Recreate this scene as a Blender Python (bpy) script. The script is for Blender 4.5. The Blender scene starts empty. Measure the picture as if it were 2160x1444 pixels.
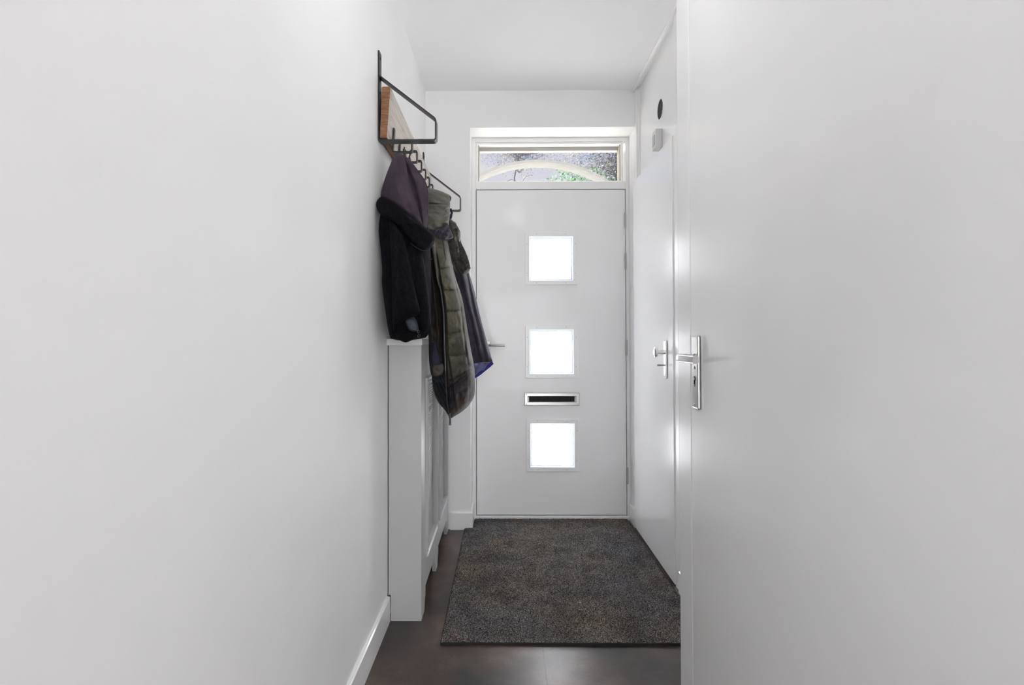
import bpy, bmesh, math, random
from mathutils import Vector, Matrix, noise

# ------------------------------------------------------------------ camera, light, exposure
SC = bpy.context.scene
COL = SC.collection
F, CX, CY = 1150.0, 1052.27, 695.68          # focal length and principal point in pixels of the 2160x1444 frame
YAW, PIT, ROL, CZ = -0.0110, 0.0148, -0.0019, 1.1284

def cam_matrix():
    c, s = math.cos(YAW), math.sin(YAW); A = Matrix(((c, -s, 0), (s, c, 0), (0, 0, 1)))
    c, s = math.cos(PIT), math.sin(PIT); B = Matrix(((1, 0, 0), (0, c, s), (0, -s, c)))
    c, s = math.cos(ROL), math.sin(ROL); C = Matrix(((c, 0, s), (0, 1, 0), (-s, 0, c)))
    return C @ B @ A
CM = cam_matrix()
CMT = CM.transposed()
cam_d = bpy.data.cameras.new('camera')
cam = bpy.data.objects.new('camera', cam_d)
COL.objects.link(cam)
cam_d.sensor_width = 36.0
cam_d.lens = F / 2160 * 36
cam_d.shift_x = (1080 - CX) / 2160
cam_d.shift_y = (CY - 722) / 2160
cam_d.clip_start = 0.02
rows = [CM[0], CM[2], -CM[1]]
cam.matrix_world = Matrix.Translation((0, 0, CZ)) @ Matrix((rows[0], rows[1], rows[2])).transposed().to_4x4()
SC.camera = cam

def P(u, v, y):
    r = CMT @ Vector(((u - CX) / F, 1.0, -(v - CY) / F))
    t = y / r.y
    return Vector((r.x * t, y, r.z * t + CZ))

SC.view_settings.view_transform = 'Standard'
SC.view_settings.look = 'None'
SC.view_settings.gamma = 1.0
SC.view_settings.exposure = 0.07
SC.view_settings.use_curve_mapping = False
SC.cycles.use_denoising = True
SC.cycles.max_bounces = 14
SC.cycles.diffuse_bounces = 9
SC.cycles.transparent_max_bounces = 12
SC.cycles.sample_clamp_indirect = 40.0
SC.cycles.caustics_reflective = False
SC.cycles.caustics_refractive = False

W = bpy.data.worlds.new('world'); SC.world = W; W.use_nodes = True
wn = W.node_tree; wn.nodes.clear()
def wnode(t, **k):
    n = wn.nodes.new(t)
    for a, b in k.items(): setattr(n, a, b)
    return n
wo = wnode('ShaderNodeOutputWorld'); wb = wnode('ShaderNodeBackground')
wtc = wnode('ShaderNodeTexCoord'); wmp = wnode('ShaderNodeMapping'); wnz = wnode('ShaderNodeTexNoise'); wr = wnode('ShaderNodeValToRGB')
wmp.inputs['Scale'].default_value = (1.6, 1.6, 5.0)
wnz.inputs['Scale'].default_value = 4.0; wnz.inputs['Detail'].default_value = 4.0
wn.links.new(wtc.outputs['Generated'], wmp.inputs[0]); wn.links.new(wmp.outputs[0], wnz.inputs['Vector'])
wn.links.new(wnz.outputs['Fac'], wr.inputs[0]); wn.links.new(wr.outputs[0], wb.inputs['Color']); wn.links.new(wb.outputs[0], wo.inputs[0])
e = wr.color_ramp.elements
e[0].position = 0.36; e[0].color = (0.56, 0.70, 0.98, 1)
e[1].position = 0.60; e[1].color = (0.90, 0.89, 0.87, 1)
e2 = e.new(0.46); e2.color = (0.80, 0.79, 0.88, 1)
wb.inputs['Strength'].default_value = 0.85

SUN_E, ROOM_E, SIDE_E, HALL_E = 60.0, 120.0, 10.0, 4.5
def lamp(name, kind, loc, rot, energy, color=(1, 1, 1), **k):
    d = bpy.data.lights.new(name, kind); d.energy = energy; d.color = color
    for a, b in k.items(): setattr(d, a, b)
    o = bpy.data.objects.new(name, d); COL.objects.link(o)
    o.location = loc; o.rotation_euler = rot
    return o
s = lamp('sun', 'SUN', (0, 6, 6), (0, 0, 0), SUN_E, (1, 0.97, 0.92), angle=0.02)
s.rotation_euler = Vector((0.20, -0.70, -0.66)).to_track_quat('-Z', 'Y').to_euler()
# unseen area lamps added as fill for daylight from the room behind
lamp('rear_daylight_fill', 'AREA', (1.0, -3.90, 1.05), (math.radians(94), 0, 0), ROOM_E, (1, 1, 1), shape='RECTANGLE', size=3.4, size_y=1.9)
lamp('side_daylight_fill', 'AREA', (3.90, -2.0, 1.45), (math.radians(90), 0, math.radians(90)), SIDE_E, (1, 1, 1), shape='RECTANGLE', size=2.0, size_y=1.8)

# unseen point light added to brighten the hallway, just above the field of view
lamp('hall_fill_light', 'POINT', (0.12, 1.35, 2.36), (0, 0, 0), HALL_E, (1, 0.99, 0.97), shadow_soft_size=0.10)

# ------------------------------------------------------------------ materials
def srgb(r, g, b):
    f = lambda c: (c / 255 / 12.92) if c / 255 <= 0.04045 else ((c / 255 + 0.055) / 1.055) ** 2.4
    return (f(r), f(g), f(b), 1.0)

class Mat:
    def __init__(s, name, color, rough=0.5, metal=0.0, spec=0.5, coat=0.0, coat_r=0.05, sheen=0.0, sheen_tint=(1, 1, 1, 1)):
        s.m = bpy.data.materials.new(name); s.m.use_nodes = True
        s.t = s.m.node_tree; s.b = s.t.nodes['Principled BSDF']
        i = s.b.inputs
        i['Base Color'].default_value = color; i['Roughness'].default_value = rough; i['Metallic'].default_value = metal
        i['Specular IOR Level'].default_value = spec; i['Coat Weight'].default_value = coat; i['Coat Roughness'].default_value = coat_r
        i['Sheen Weight'].default_value = sheen; i['Sheen Roughness'].default_value = 0.4; i['Sheen Tint'].default_value = sheen_tint
        s.tc = None; s.bump_in = None
    def n(s, t, **k):
        n = s.t.nodes.new(t)
        for a, b in k.items(): setattr(n, a, b)
        return n
    def coord(s, scale=(1, 1, 1), obj=True):
        g = s.n('ShaderNodeNewGeometry')
        mp = s.n('ShaderNodeMapping'); mp.inputs['Scale'].default_value = scale
        s.t.links.new(g.outputs['Position'], mp.inputs['Vector'])
        return mp.outputs[0]
    def noise(s, scale, detail=4, vec=(1, 1, 1), rough=0.5, dist=0.0):
        n = s.n('ShaderNodeTexNoise'); n.inputs['Scale'].default_value = scale; n.inputs['Detail'].default_value = detail
        n.inputs['Roughness'].default_value = rough; n.inputs['Distortion'].default_value = dist
        s.t.links.new(s.coord(vec), n.inputs['Vector'])
        return n.outputs['Fac']
    def ramp(s, fac, stops):
        r = s.n('ShaderNodeValToRGB'); e = r.color_ramp.elements
        while len(e) < len(stops): e.new(0.5)
        for i, (p, c) in enumerate(stops):
            e[i].position = p; e[i].color = c if len(c) == 4 else (*c, 1)
        s.t.links.new(fac, r.inputs[0]); return r.outputs[0]
    def mix(s, fac, a, b, mode='MIX'):
        m = s.n('ShaderNodeMix', data_type='RGBA', blend_type=mode)
        for sock, val in ((m.inputs['Factor'], fac), (m.inputs[6], a), (m.inputs[7], b)):
            if isinstance(val, (int, float, tuple)): sock.default_value = val
            else: s.t.links.new(val, sock)
        return m.outputs[2]
    def color(s, out): s.t.links.new(out, s.b.inputs['Base Color']); return s
    def bump(s, h, strength=0.3, dist=0.01):
        b = s.n('ShaderNodeBump'); b.inputs['Strength'].default_value = strength; b.inputs['Distance'].default_value = dist
        s.t.links.new(h, b.inputs['Height'])
        if s.bump_in: s.t.links.new(s.bump_in, b.inputs['Normal'])
        s.bump_in = b.outputs[0]; s.t.links.new(b.outputs[0], s.b.inputs['Normal']); return s

def white_paint(name, a, rough, coat=0.0, var=0.012, bump=0.05):
    m = Mat(name, a, rough, coat=coat)
    lo = tuple(c * (1 - var) for c in a[:3]); hi = tuple(min(1, c * (1 + var)) for c in a[:3])
    m.color(m.ramp(m.noise(1.7, 5), [(0.35, lo), (0.65, hi)]))
    if bump: m.bump(m.noise(90, 3), bump, 0.002)
    return m
M_wall = white_paint('wall paint', (0.88, 0.88, 0.88, 1), 0.45, var=0.02, bump=0.08)
# faint scuffs on the plaster
def scuffed():
    m = Mat('scuffed wall paint', (0.82, 0.82, 0.82, 1), 0.55, spec=0.3)
    base = m.ramp(m.noise(1.4, 5), [(0.35, (0.865, 0.865, 0.865)), (0.65, (0.895, 0.895, 0.895))])
    sc = m.ramp(m.noise(3.0, 8, (1, 1, 0.35), 0.75, 1.2), [(0.63, (0, 0, 0)), (0.80, (0.22, 0.22, 0.22))])
    m.color(m.mix(sc, base, (0.68, 0.68, 0.68, 1))); m.bump(m.noise(70, 3), 0.08, 0.002); m.bump(m.noise(2.2, 2), 0.10, 0.02)
    return m
M_wall_l = scuffed()
M_ceil = white_paint('ceiling paint', (0.93, 0.93, 0.93, 1), 0.7, bump=0.06)
M_trim = white_paint('satin trim paint', (0.87, 0.87, 0.87, 1), 0.28, coat=0.2, bump=0.03)
M_door = white_paint('front door lacquer', (0.86, 0.86, 0.865, 1), 0.33, coat=0.15, bump=0.03)
M_gloss = white_paint('glossy door lacquer', (0.87, 0.87, 0.87, 1), 0.22, coat=0.3, bump=0.02)
M_gap = Mat('dark door seam', (0.02, 0.02, 0.02, 1), 0.8)
M_cream = Mat('cream outer frame paint', srgb(172, 166, 155), 0.6)
M_black = Mat('black powder coated steel', (0.012, 0.012, 0.014, 1), 0.38)
M_alu = Mat('satin aluminium', (0.52, 0.51, 0.50, 1), 0.28, 1.0)
M_alu.bump(M_alu.noise(160, 3, (1, 1, 0.1)), 0.06, 0.001)
M_steel = Mat('brushed stainless steel', (0.46, 0.455, 0.45, 1), 0.30, 1.0)
M_steelw = Mat('pale nickel', (0.86, 0.86, 0.86, 1), 0.22, 1.0)
M_screw = Mat('screw head metal', (0.35, 0.35, 0.35, 1), 0.3, 1.0)
M_hole = Mat('keyhole black', (0.004, 0.004, 0.004, 1), 0.9)
M_brush = Mat('black letter brush', (0.018, 0.018, 0.018, 1), 0.8)
M_brush.color(M_brush.ramp(M_brush.noise(300, 2, (1, 1, 0.08)), [(0.35, (0.006, 0.006, 0.006)), (0.7, (0.05, 0.05, 0.05))]))
M_vent = Mat('dark vent mesh', (0.02, 0.02, 0.02, 1), 0.8)
M_vent.color(M_vent.ramp(M_vent.noise(120, 2), [(0.4, (0.012, 0.012, 0.012)), (0.7, (0.06, 0.06, 0.06))]))
M_grey = Mat('grey plastic', (0.50, 0.50, 0.50, 1), 0.4)
M_chime = Mat('pale grey plastic', (0.66, 0.66, 0.66, 1), 0.4)
M_shade = Mat('dark grille shade', (0.03, 0.03, 0.03, 1), 0.8)  # near-black colour standing in for shade inside the radiator cover
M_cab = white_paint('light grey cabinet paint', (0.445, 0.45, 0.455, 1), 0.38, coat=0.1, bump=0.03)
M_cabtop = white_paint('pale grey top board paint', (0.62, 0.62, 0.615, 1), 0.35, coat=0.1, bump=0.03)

def wood():
    m = Mat('rough sawn oak', srgb(140, 96, 66), 0.6)
    g = m.noise(14, 8, (1.5, 0.35, 9), 0.6, 0.6)
    c = m.ramp(g, [(0.3, srgb(92, 60, 40)), (0.5, srgb(132, 90, 60)), (0.7, srgb(160, 116, 82))])
    f = m.ramp(m.noise(60, 4, (1, 0.3, 6)), [(0.4, (0, 0, 0)), (0.75, (0.5, 0.5, 0.5))])
    m.color(m.mix(f, c, srgb(90, 60, 42))); m.bump(g, 0.3, 0.002); return m
M_wood = wood()
def wood_face():
    m = Mat('whitewashed timber face', srgb(196, 186, 176), 0.55)
    g = m.noise(12, 8, (3, 0.5, 8), 0.6, 0.7)
    m.color(m.ramp(g, [(0.3, srgb(176, 162, 150)), (0.5, srgb(206, 197, 188)), (0.72, srgb(224, 218, 210))])); m.bump(g, 0.2, 0.002); return m
M_woodface = wood_face()

def floor_mat():
    m = Mat('dark brown stone look tile', (0.03, 0.024, 0.022, 1), 0.3, spec=0.5)
    big = m.ramp(m.noise(3.2, 6, rough=0.6), [(0.36, srgb(40, 38, 42)), (0.5, srgb(68, 56, 50)), (0.63, srgb(96, 80, 71))])
    fine = m.ramp(m.noise(160, 3), [(0.3, (0.75, 0.75, 0.75)), (0.7, (1.25, 1.22, 1.2))])
    c = m.mix(1.0, big, fine, 'MULTIPLY')
    # joints
    g = m.n('ShaderNodeNewGeometry'); sx = m.n('ShaderNodeSeparateXYZ'); m.t.links.new(g.outputs['Position'], sx.inputs[0])
    def joint(sock, off, size):
        a = m.n('ShaderNodeMath', operation='SUBTRACT'); m.t.links.new(sock, a.inputs[0]); a.inputs[1].default_value = off - size * 20
        b = m.n('ShaderNodeMath', operation='MODULO'); m.t.links.new(a.outputs[0], b.inputs[0]); b.inputs[1].default_value = size
        l = m.n('ShaderNodeMath', operation='LESS_THAN'); m.t.links.new(b.outputs[0], l.inputs[0]); l.inputs[1].default_value = 0.0028
        return l.outputs[0]
    j1 = joint(sx.outputs[0], 0.134, 0.62); j2 = joint(sx.outputs[1], 2.967, 1.24)
    mx = m.n('ShaderNodeMath', operation='MAXIMUM'); m.t.links.new(j1, mx.inputs[0]); m.t.links.new(j2, mx.inputs[1])
    c = m.mix(mx.outputs[0], c, (0.006, 0.005, 0.005, 1)); m.color(c)
    r = m.ramp(m.noise(5, 5), [(0.3, (0.27, 0.27, 0.27)), (0.7, (0.34, 0.34, 0.34))]); m.t.links.new(r, m.b.inputs['Roughness'])
    m.bump(m.noise(220, 3), 0.12, 0.002)
    return m
M_floor = floor_mat()
def mat_mat():
    m = Mat('speckled grey brown loop pile', (0.06, 0.055, 0.05, 1), 0.95, spec=0.1)
    fine = m.ramp(m.noise(360, 2, rough=0.7), [(0.34, srgb(24, 22, 23)), (0.47, srgb(72, 68, 66)), (0.56, srgb(132, 128, 122)), (0.66, srgb(214, 209, 201))])
    big = m.ramp(m.noise(2.6, 5, rough=0.6), [(0.34, srgb(212, 216, 230)), (0.52, srgb(226, 223, 222)), (0.68, srgb(230, 220, 208))])
    dirt = m.ramp(m.noise(7, 5, rough=0.65), [(0.34, (0.62, 0.62, 0.64)), (0.60, (1.0, 1.0, 1.0))])
    m.color(m.mix(1.0, m.mix(1.0, fine, big, 'MULTIPLY'), dirt, 'MULTIPLY')); m.bump(m.noise(360, 2), 0.5, 0.003); return m
M_mat = mat_mat()
M_matedge = Mat('dark rubber mat edge', (0.01, 0.009, 0.009, 1), 0.8)

def suede():
    m = Mat('plum brown suede', srgb(74, 62, 72), 0.9, spec=0.2, sheen=0.10, sheen_tint=srgb(190, 170, 190))
    m.color(m.ramp(m.noise(28, 6), [(0.3, srgb(54, 46, 56)), (0.7, srgb(70, 60, 69))])); m.bump(m.noise(260, 3), 0.25, 0.002); return m
M_suede = suede()
def fur():
    m = Mat('black shorn fur', srgb(13, 13, 19), 0.85, spec=0.15, sheen=0.04, sheen_tint=srgb(110, 115, 160))
    m.color(m.ramp(m.noise(60, 5, (1, 1, 0.5)), [(0.35, srgb(3, 3, 6)), (0.7, srgb(9, 9, 15))])); m.bump(m.noise(420, 3, (1, 1, 0.4)), 0.7, 0.004); return m
M_fur = fur()
def nylon(name, lo, mid, hi, rough=0.5, rust=None):
    m = Mat(name, mid, min(0.75, rough + 0.15), spec=0.28, sheen=0.05)
    c = m.ramp(m.noise(16, 5, rough=0.6), [(0.32, lo), (0.5, mid), (0.68, hi)])
    if rust:
        f = m.ramp(m.noise(9, 3, (1, 1, 1), 0.5, 0.5), [(0.56, (0, 0, 0)), (0.64, (0.9, 0.9, 0.9))])
        c = m.mix(f, c, rust)
    m.color(c); m.bump(m.noise(42, 4, (1.0, 1.0, 0.6), 0.6, 0.8), 0.22, 0.006); m.bump(m.noise(500, 2), 0.1, 0.001); return m
def camo():
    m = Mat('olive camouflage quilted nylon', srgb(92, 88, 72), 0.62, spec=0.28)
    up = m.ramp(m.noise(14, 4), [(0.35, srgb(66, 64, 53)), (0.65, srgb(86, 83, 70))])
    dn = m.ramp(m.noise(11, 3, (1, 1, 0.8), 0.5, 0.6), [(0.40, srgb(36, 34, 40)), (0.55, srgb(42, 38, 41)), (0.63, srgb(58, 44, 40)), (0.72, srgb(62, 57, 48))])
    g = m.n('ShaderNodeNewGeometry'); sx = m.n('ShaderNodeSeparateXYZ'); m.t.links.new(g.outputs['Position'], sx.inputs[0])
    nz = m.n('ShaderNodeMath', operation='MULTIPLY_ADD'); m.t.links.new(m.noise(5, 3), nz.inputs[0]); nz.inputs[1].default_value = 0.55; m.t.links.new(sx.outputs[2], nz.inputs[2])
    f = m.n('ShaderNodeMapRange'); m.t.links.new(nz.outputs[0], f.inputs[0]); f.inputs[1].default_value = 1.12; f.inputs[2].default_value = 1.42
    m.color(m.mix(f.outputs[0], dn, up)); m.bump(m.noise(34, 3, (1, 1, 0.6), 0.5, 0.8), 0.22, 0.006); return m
M_camo = camo()
M_hood2 = nylon('olive grey shell fabric', srgb(78, 76, 68), srgb(90, 88, 80), srgb(101, 99, 91), 0.45)
M_dklin = nylon('dark brown lining', srgb(20, 19, 18), srgb(32, 29, 27), srgb(42, 37, 32), 0.5, srgb(46, 33, 25))
M_blklin = nylon('black satin lining', srgb(14, 17, 20), srgb(22, 26, 30), srgb(46, 52, 58), 0.25)
M_navy = nylon('dark navy lining', srgb(16, 17, 28), srgb(24, 26, 42), srgb(34, 36, 56), 0.5)
M_plum = nylon('plum black shell fabric', srgb(38, 35, 46), srgb(48, 44, 55), srgb(58, 53, 65), 0.5)
M_blue = nylon('royal blue satin lining', srgb(34, 32, 110), srgb(40, 36, 132), srgb(54, 50, 150), 0.35)
M_lilac = nylon('blue grey inner lining', srgb(70, 72, 104), srgb(92, 94, 130), srgb(124, 126, 160), 0.4)
M_parka = nylon('dark olive grey hood fabric', srgb(42, 41, 37), srgb(55, 54, 49), srgb(67, 66, 60), 0.5)
M_quilt = nylon('crinkled quilted lining', srgb(40, 40, 36), srgb(72, 71, 64), srgb(110, 108, 98), 0.35)
M_bluepocket = nylon('slate blue satin pocket', srgb(34, 40, 50), srgb(46, 53, 65), srgb(62, 70, 82), 0.3)
M_tape = Mat('dark woven tape', srgb(46, 46, 48), 0.8)
M_teeth = Mat('zip teeth metal', (0.13, 0.14, 0.16, 1), 0.45, 1.0)
M_paving = Mat('pale concrete paving', srgb(205, 200, 192), 0.8)
M_paving.color(M_paving.ramp(M_paving.noise(6, 5), [(0.3, srgb(160, 158, 152)), (0.7, srgb(176, 173, 168))]))
M_arch = Mat('white rendered arch', srgb(104, 104, 101), 0.8); M_arch.bump(M_arch.noise(60, 4), 0.4, 0.01)
M_hedge = Mat('green leaf', srgb(120, 160, 90), 0.6)
M_hedge.color(M_hedge.ramp(M_hedge.noise(4, 4), [(0.38, srgb(96, 108, 112)), (0.5, srgb(74, 98, 74)), (0.62, srgb(54, 96, 34))]))
M_tleaf = Mat('silvery leaf', srgb(150, 152, 148), 0.7)
M_tleaf.color(M_tleaf.ramp(M_tleaf.noise(1.6, 4), [(0.38, srgb(84, 87, 104)), (0.52, srgb(80, 82, 76)), (0.64, srgb(96, 90, 82))]))
M_bark = Mat('pale grey bark', srgb(92, 86, 84), 0.9)

def leafy(m, hue):
    t = m.t; out = [n for n in t.nodes if n.type == 'OUTPUT_MATERIAL'][0]
    tr = t.nodes.new('ShaderNodeBsdfTranslucent'); mx = t.nodes.new('ShaderNodeMixShader'); mx.inputs[0].default_value = 0.5
    src = m.b.inputs['Base Color'].links[0].from_socket; t.links.new(src, tr.inputs[0]); m.b.inputs['Specular IOR Level'].default_value = 0.05; m.b.inputs['Roughness'].default_value = 0.9
    t.links.new(m.b.outputs[0], mx.inputs[1]); t.links.new(tr.outputs[0], mx.inputs[2]); t.links.new(mx.outputs[0], out.inputs[0])
leafy(M_hedge, 0); leafy(M_tleaf, 0)
def frosted():
    m = bpy.data.materials.new('frosted glass'); m.use_nodes = True; t = m.node_tree; t.nodes.clear()
    o = t.nodes.new('ShaderNodeOutputMaterial'); a = t.nodes.new('ShaderNodeBsdfTranslucent'); a.inputs[0].default_value = (0.93, 0.95, 1.0, 1)
    tr = t.nodes.new('ShaderNodeBsdfTransparent'); tr.inputs[0].default_value = (1, 1, 1, 1)
    g = t.nodes.new('ShaderNodeBsdfGlossy'); g.inputs['Roughness'].default_value = 0.15
    mx = t.nodes.new('ShaderNodeMixShader'); mx.inputs[0].default_value = 0.04
    t.links.new(a.outputs[0], mx.inputs[1]); t.links.new(g.outputs[0], mx.inputs[2]); t.links.new(mx.outputs[0], o.inputs[0])
    return m
def clear_glass():
    m = bpy.data.materials.new('clear glass'); m.use_nodes = True; t = m.node_tree; t.nodes.clear()
    o = t.nodes.new('ShaderNodeOutputMaterial'); tr = t.nodes.new('ShaderNodeBsdfTransparent'); tr.inputs[0].default_value = (0.97, 0.98, 1, 1)
    g = t.nodes.new('ShaderNodeBsdfGlossy'); g.inputs['Roughness'].default_value = 0.02
    mx = t.nodes.new('ShaderNodeMixShader'); mx.inputs[0].default_value = 0.05
    t.links.new(tr.outputs[0], mx.inputs[1]); t.links.new(g.outputs[0], mx.inputs[2]); t.links.new(mx.outputs[0], o.inputs[0])
    return m
M_frost = frosted(); M_clear = clear_glass()
M_spacer = Mat('pale blue glazing edge', srgb(178, 196, 222), 0.35)

# ------------------------------------------------------------------ helpers
WORLD = {}
def root(name, loc, label=None, cat=None, group=None, kind=None):
    o = bpy.data.objects.new(name, None); COL.objects.link(o); o.location = loc; o.empty_display_size = 0.05
    WORLD[o.name] = Vector(loc); tag(o, label, cat, group, kind); return o
def tag(o, label=None, cat=None, group=None, kind=None):
    if label: o['label'] = label
    if cat: o['category'] = cat
    if group: o['group'] = group
    if kind: o['kind'] = kind
    return o
def obj(name, bm, mat, parent=None, smooth=None, label=None, cat=None, group=None, kind=None, recalc=True):
    me = bpy.data.meshes.new(name)
    if recalc: bmesh.ops.recalc_face_normals(bm, faces=bm.faces)
    vs = [v.co.copy() for v in bm.verts]
    lo = Vector((min(v.x for v in vs), min(v.y for v in vs), min(v.z for v in vs))); hi = Vector((max(v.x for v in vs), max(v.y for v in vs), max(v.z for v in vs)))
    c = Vector(((lo.x + hi.x) / 2, (lo.y + hi.y) / 2, lo.z))
    for v in bm.verts: v.co -= c
    if smooth is not None:
        for f in bm.faces: f.smooth = True
        for ed in bm.edges:
            if len(ed.link_faces) == 2 and ed.calc_face_angle(0) > math.radians(smooth): ed.smooth = False
    bm.to_mesh(me); bm.free()
    for mm in (mat if isinstance(mat, list) else [mat]):
        me.materials.append(mm.m if isinstance(mm, Mat) else mm)
    o = bpy.data.objects.new(name, me); COL.objects.link(o)
    if parent is not None:
        o.parent = parent; o.location = c - WORLD[parent.name]
    else: o.location = c
    WORLD[o.name] = c
    tag(o, label, cat, group, kind); return o
NB = bmesh.new
def box(bm, x0, x1, y0, y1, z0, z1, bev=0.0, seg=2, mi=0):
    vs = [bm.verts.new((x, y, z)) for x in (x0, x1) for y in (y0, y1) for z in (z0, z1)]
    fs = [bm.faces.new([vs[i] for i in q]) for q in ((0, 1, 3, 2), (4, 6, 7, 5), (0, 4, 5, 1), (2, 3, 7, 6), (0, 2, 6, 4), (1, 5, 7, 3))]
    for f in fs: f.material_index = mi
    if bev > 0:
        bmesh.ops.recalc_face_normals(bm, faces=fs)
        es = list({e for f in fs for e in f.edges})
        bmesh.ops.bevel(bm, geom=es, offset=bev, segments=seg, profile=0.5, affect='EDGES')
    return bm
def bx(*a, **k): return box(NB(), *a, **k)
def cyl(bm, a, b, r0, r1=None, n=20, cap=True):
    a, b = Vector(a), Vector(b); r1 = r0 if r1 is None else r1
    d = (b - a).normalized(); x = d.orthogonal().normalized(); y = d.cross(x)
    A = [bm.verts.new(a + (x * math.cos(t) + y * math.sin(t)) * r0) for t in [2 * math.pi * i / n for i in range(n)]]
    B = [bm.verts.new(b + (x * math.cos(t) + y * math.sin(t)) * r1) for t in [2 * math.pi * i / n for i in range(n)]]
    for i in range(n): bm.faces.new((A[i], A[(i + 1) % n], B[(i + 1) % n], B[i]))
    if cap: bm.faces.new(A[::-1]); bm.faces.new(B)
    return bm
def lathe(bm, o, axis, prof, n=28):
    o, d = Vector(o), Vector(axis).normalized(); x = d.orthogonal().normalized(); y = d.cross(x); R = []
    for (h, r) in prof:
        R.append([bm.verts.new(o + d * h + (x * math.cos(t) + y * math.sin(t)) * max(r, 1e-4)) for t in [2 * math.pi * i / n for i in range(n)]])
    for A, B in zip(R, R[1:]):
        for i in range(n): bm.faces.new((A[i], A[(i + 1) % n], B[(i + 1) % n], B[i]))
    bm.faces.new(R[0][::-1]); bm.faces.new(R[-1]); return bm
def tube(bm, pts, r, n=8):
    pts = [Vector(p) for p in pts]; rings = []
    up = None
    for i, p in enumerate(pts):
        d = (pts[min(i + 1, len(pts) - 1)] - pts[max(i - 1, 0)]).normalized()
        if up is None: up = d.orthogonal().normalized()
        up = (up - d * up.dot(d)).normalized(); s = d.cross(up)
        rr = r[i] if isinstance(r, (list, tuple)) else r
        rings.append([bm.verts.new(p + (up * math.cos(t) + s * math.sin(t)) * rr) for t in [2 * math.pi * k / n for k in range(n)]])
    for A, B in zip(rings, rings[1:]):
        for i in range(n): bm.faces.new((A[i], A[(i + 1) % n], B[(i + 1) % n], B[i]))
    bm.faces.new(rings[0][::-1]); bm.faces.new(rings[-1]); return bm
def strap(bm, path, w, th, y0):
    """flat bar bent along path [(x, z)...] in the XZ plane, width w along Y from y0, thickness th"""
    n = len(path); L, R = [], []
    for i, (x, z) in enumerate(path):
        a = Vector(path[max(i - 1, 0)]); b = Vector(path[min(i + 1, n - 1)]); p = Vector((x, z))
        d1 = (p - a).normalized() if i > 0 else (b - p).normalized(); d2 = (b - p).normalized() if i < n - 1 else d1
        t = (d1 + d2).normalized(); nn = Vector((-t.y, t.x)); k = 1 / max(0.35, nn.dot(Vector((-d1.y, d1.x))))
        L.append(p + nn * th / 2 * k); R.append(p - nn * th / 2 * k)
    def v(p, y): return bm.verts.new((p.x, y, p.y))
    a = [v(p, y0) for p in L]; b = [v(p, y0) for p in R]; c = [v(p, y0 + w) for p in L]; d = [v(p, y0 + w) for p in R]
    for i in range(n - 1):
        bm.faces.new((a[i], a[i + 1], b[i + 1], b[i])); bm.faces.new((c[i], d[i], d[i + 1], c[i + 1]))
        bm.faces.new((a[i], c[i], c[i + 1], a[i + 1])); bm.faces.new((b[i], b[i + 1], d[i + 1], d[i]))
    bm.faces.new((a[0], b[0], d[0], c[0])); bm.faces.new((a[-1], c[-1], d[-1], b[-1])); return bm
def rounded(path, r, n=4):
    out = [path[0]]
    for i in range(1, len(path) - 1):
        p, a, b = Vector(path[i]), Vector(path[i - 1]), Vector(path[i + 1])
        p0 = p + (a - p).normalized() * r; p1 = p + (b - p).normalized() * r
        for k in range(n + 1):
            t = k / n; q = p0 * (1 - t) ** 2 + p * 2 * t * (1 - t) + p1 * t ** 2; out.append((q.x, q.y))
    out.append(path[-1]); return out
def picture_frame(bm, x0, x1, z0, z1, w, y0, y1, bev=0.0015, plane='XZ'):
    """mitred rectangular frame, face width w; plane XZ (depth along Y) or YZ (depth along X)"""
    def V(a, d, b): return (a, d, b) if plane == 'XZ' else (d, a, b)
    prof = [(0, y1), (0, y0 + bev), (bev, y0), (w - bev, y0), (w, y0 + bev), (w, y1)]
    R = []
    for (i, d) in prof:
        R.append([bm.verts.new(V(*q)) for q in ((x0 + i, d, z0 + i), (x1 - i, d, z0 + i), (x1 - i, d, z1 - i), (x0 + i, d, z1 - i))])
    R.append(R[0])
    for A, B in zip(R, R[1:]):
        for k in range(4): bm.faces.new((A[k], A[(k + 1) % 4], B[(k + 1) % 4], B[k]))
    return bm

# ------------------------------------------------------------------ room shell
L, R, D, E, H = -0.4722, 0.779, 3.4068, 3.2365, 2.6056
XN = 0.557                                    # plane of the near right wall and its door
def struct(name, bm, m, label, cat, **k): return obj(name, bm, m, None, label=label, cat=cat, kind='structure', **k)
struct('floor', bx(L - 0.1, 4.1, -4.1, E + 0.40, -0.1, 0.0), M_floor, 'dark brown stone look tile floor of the hallway', 'floor')
struct('ceiling', bx(L - 0.1, 4.1, -4.1, E + 0.40, H, H + 0.15), M_ceil, 'smooth white plastered hallway ceiling', 'ceiling')
struct('wall_left', bx(L - 0.12, L, -4.1, E + 0.40, 0, H), M_wall_l, 'long white plaster wall carrying the coat rack', 'wall')
# end wall with the door recess (X -0.205 .. R, z < 2.384)
b = NB(); RX, RZ = -0.205, 2.384
box(b, L, RX, E, E + 0.40, 0, H); box(b, RX, 1.0, E, E + 0.40, RZ, H)
struct('wall_end', b, M_wall, 'white end wall around the front door recess', 'wall')
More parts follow.
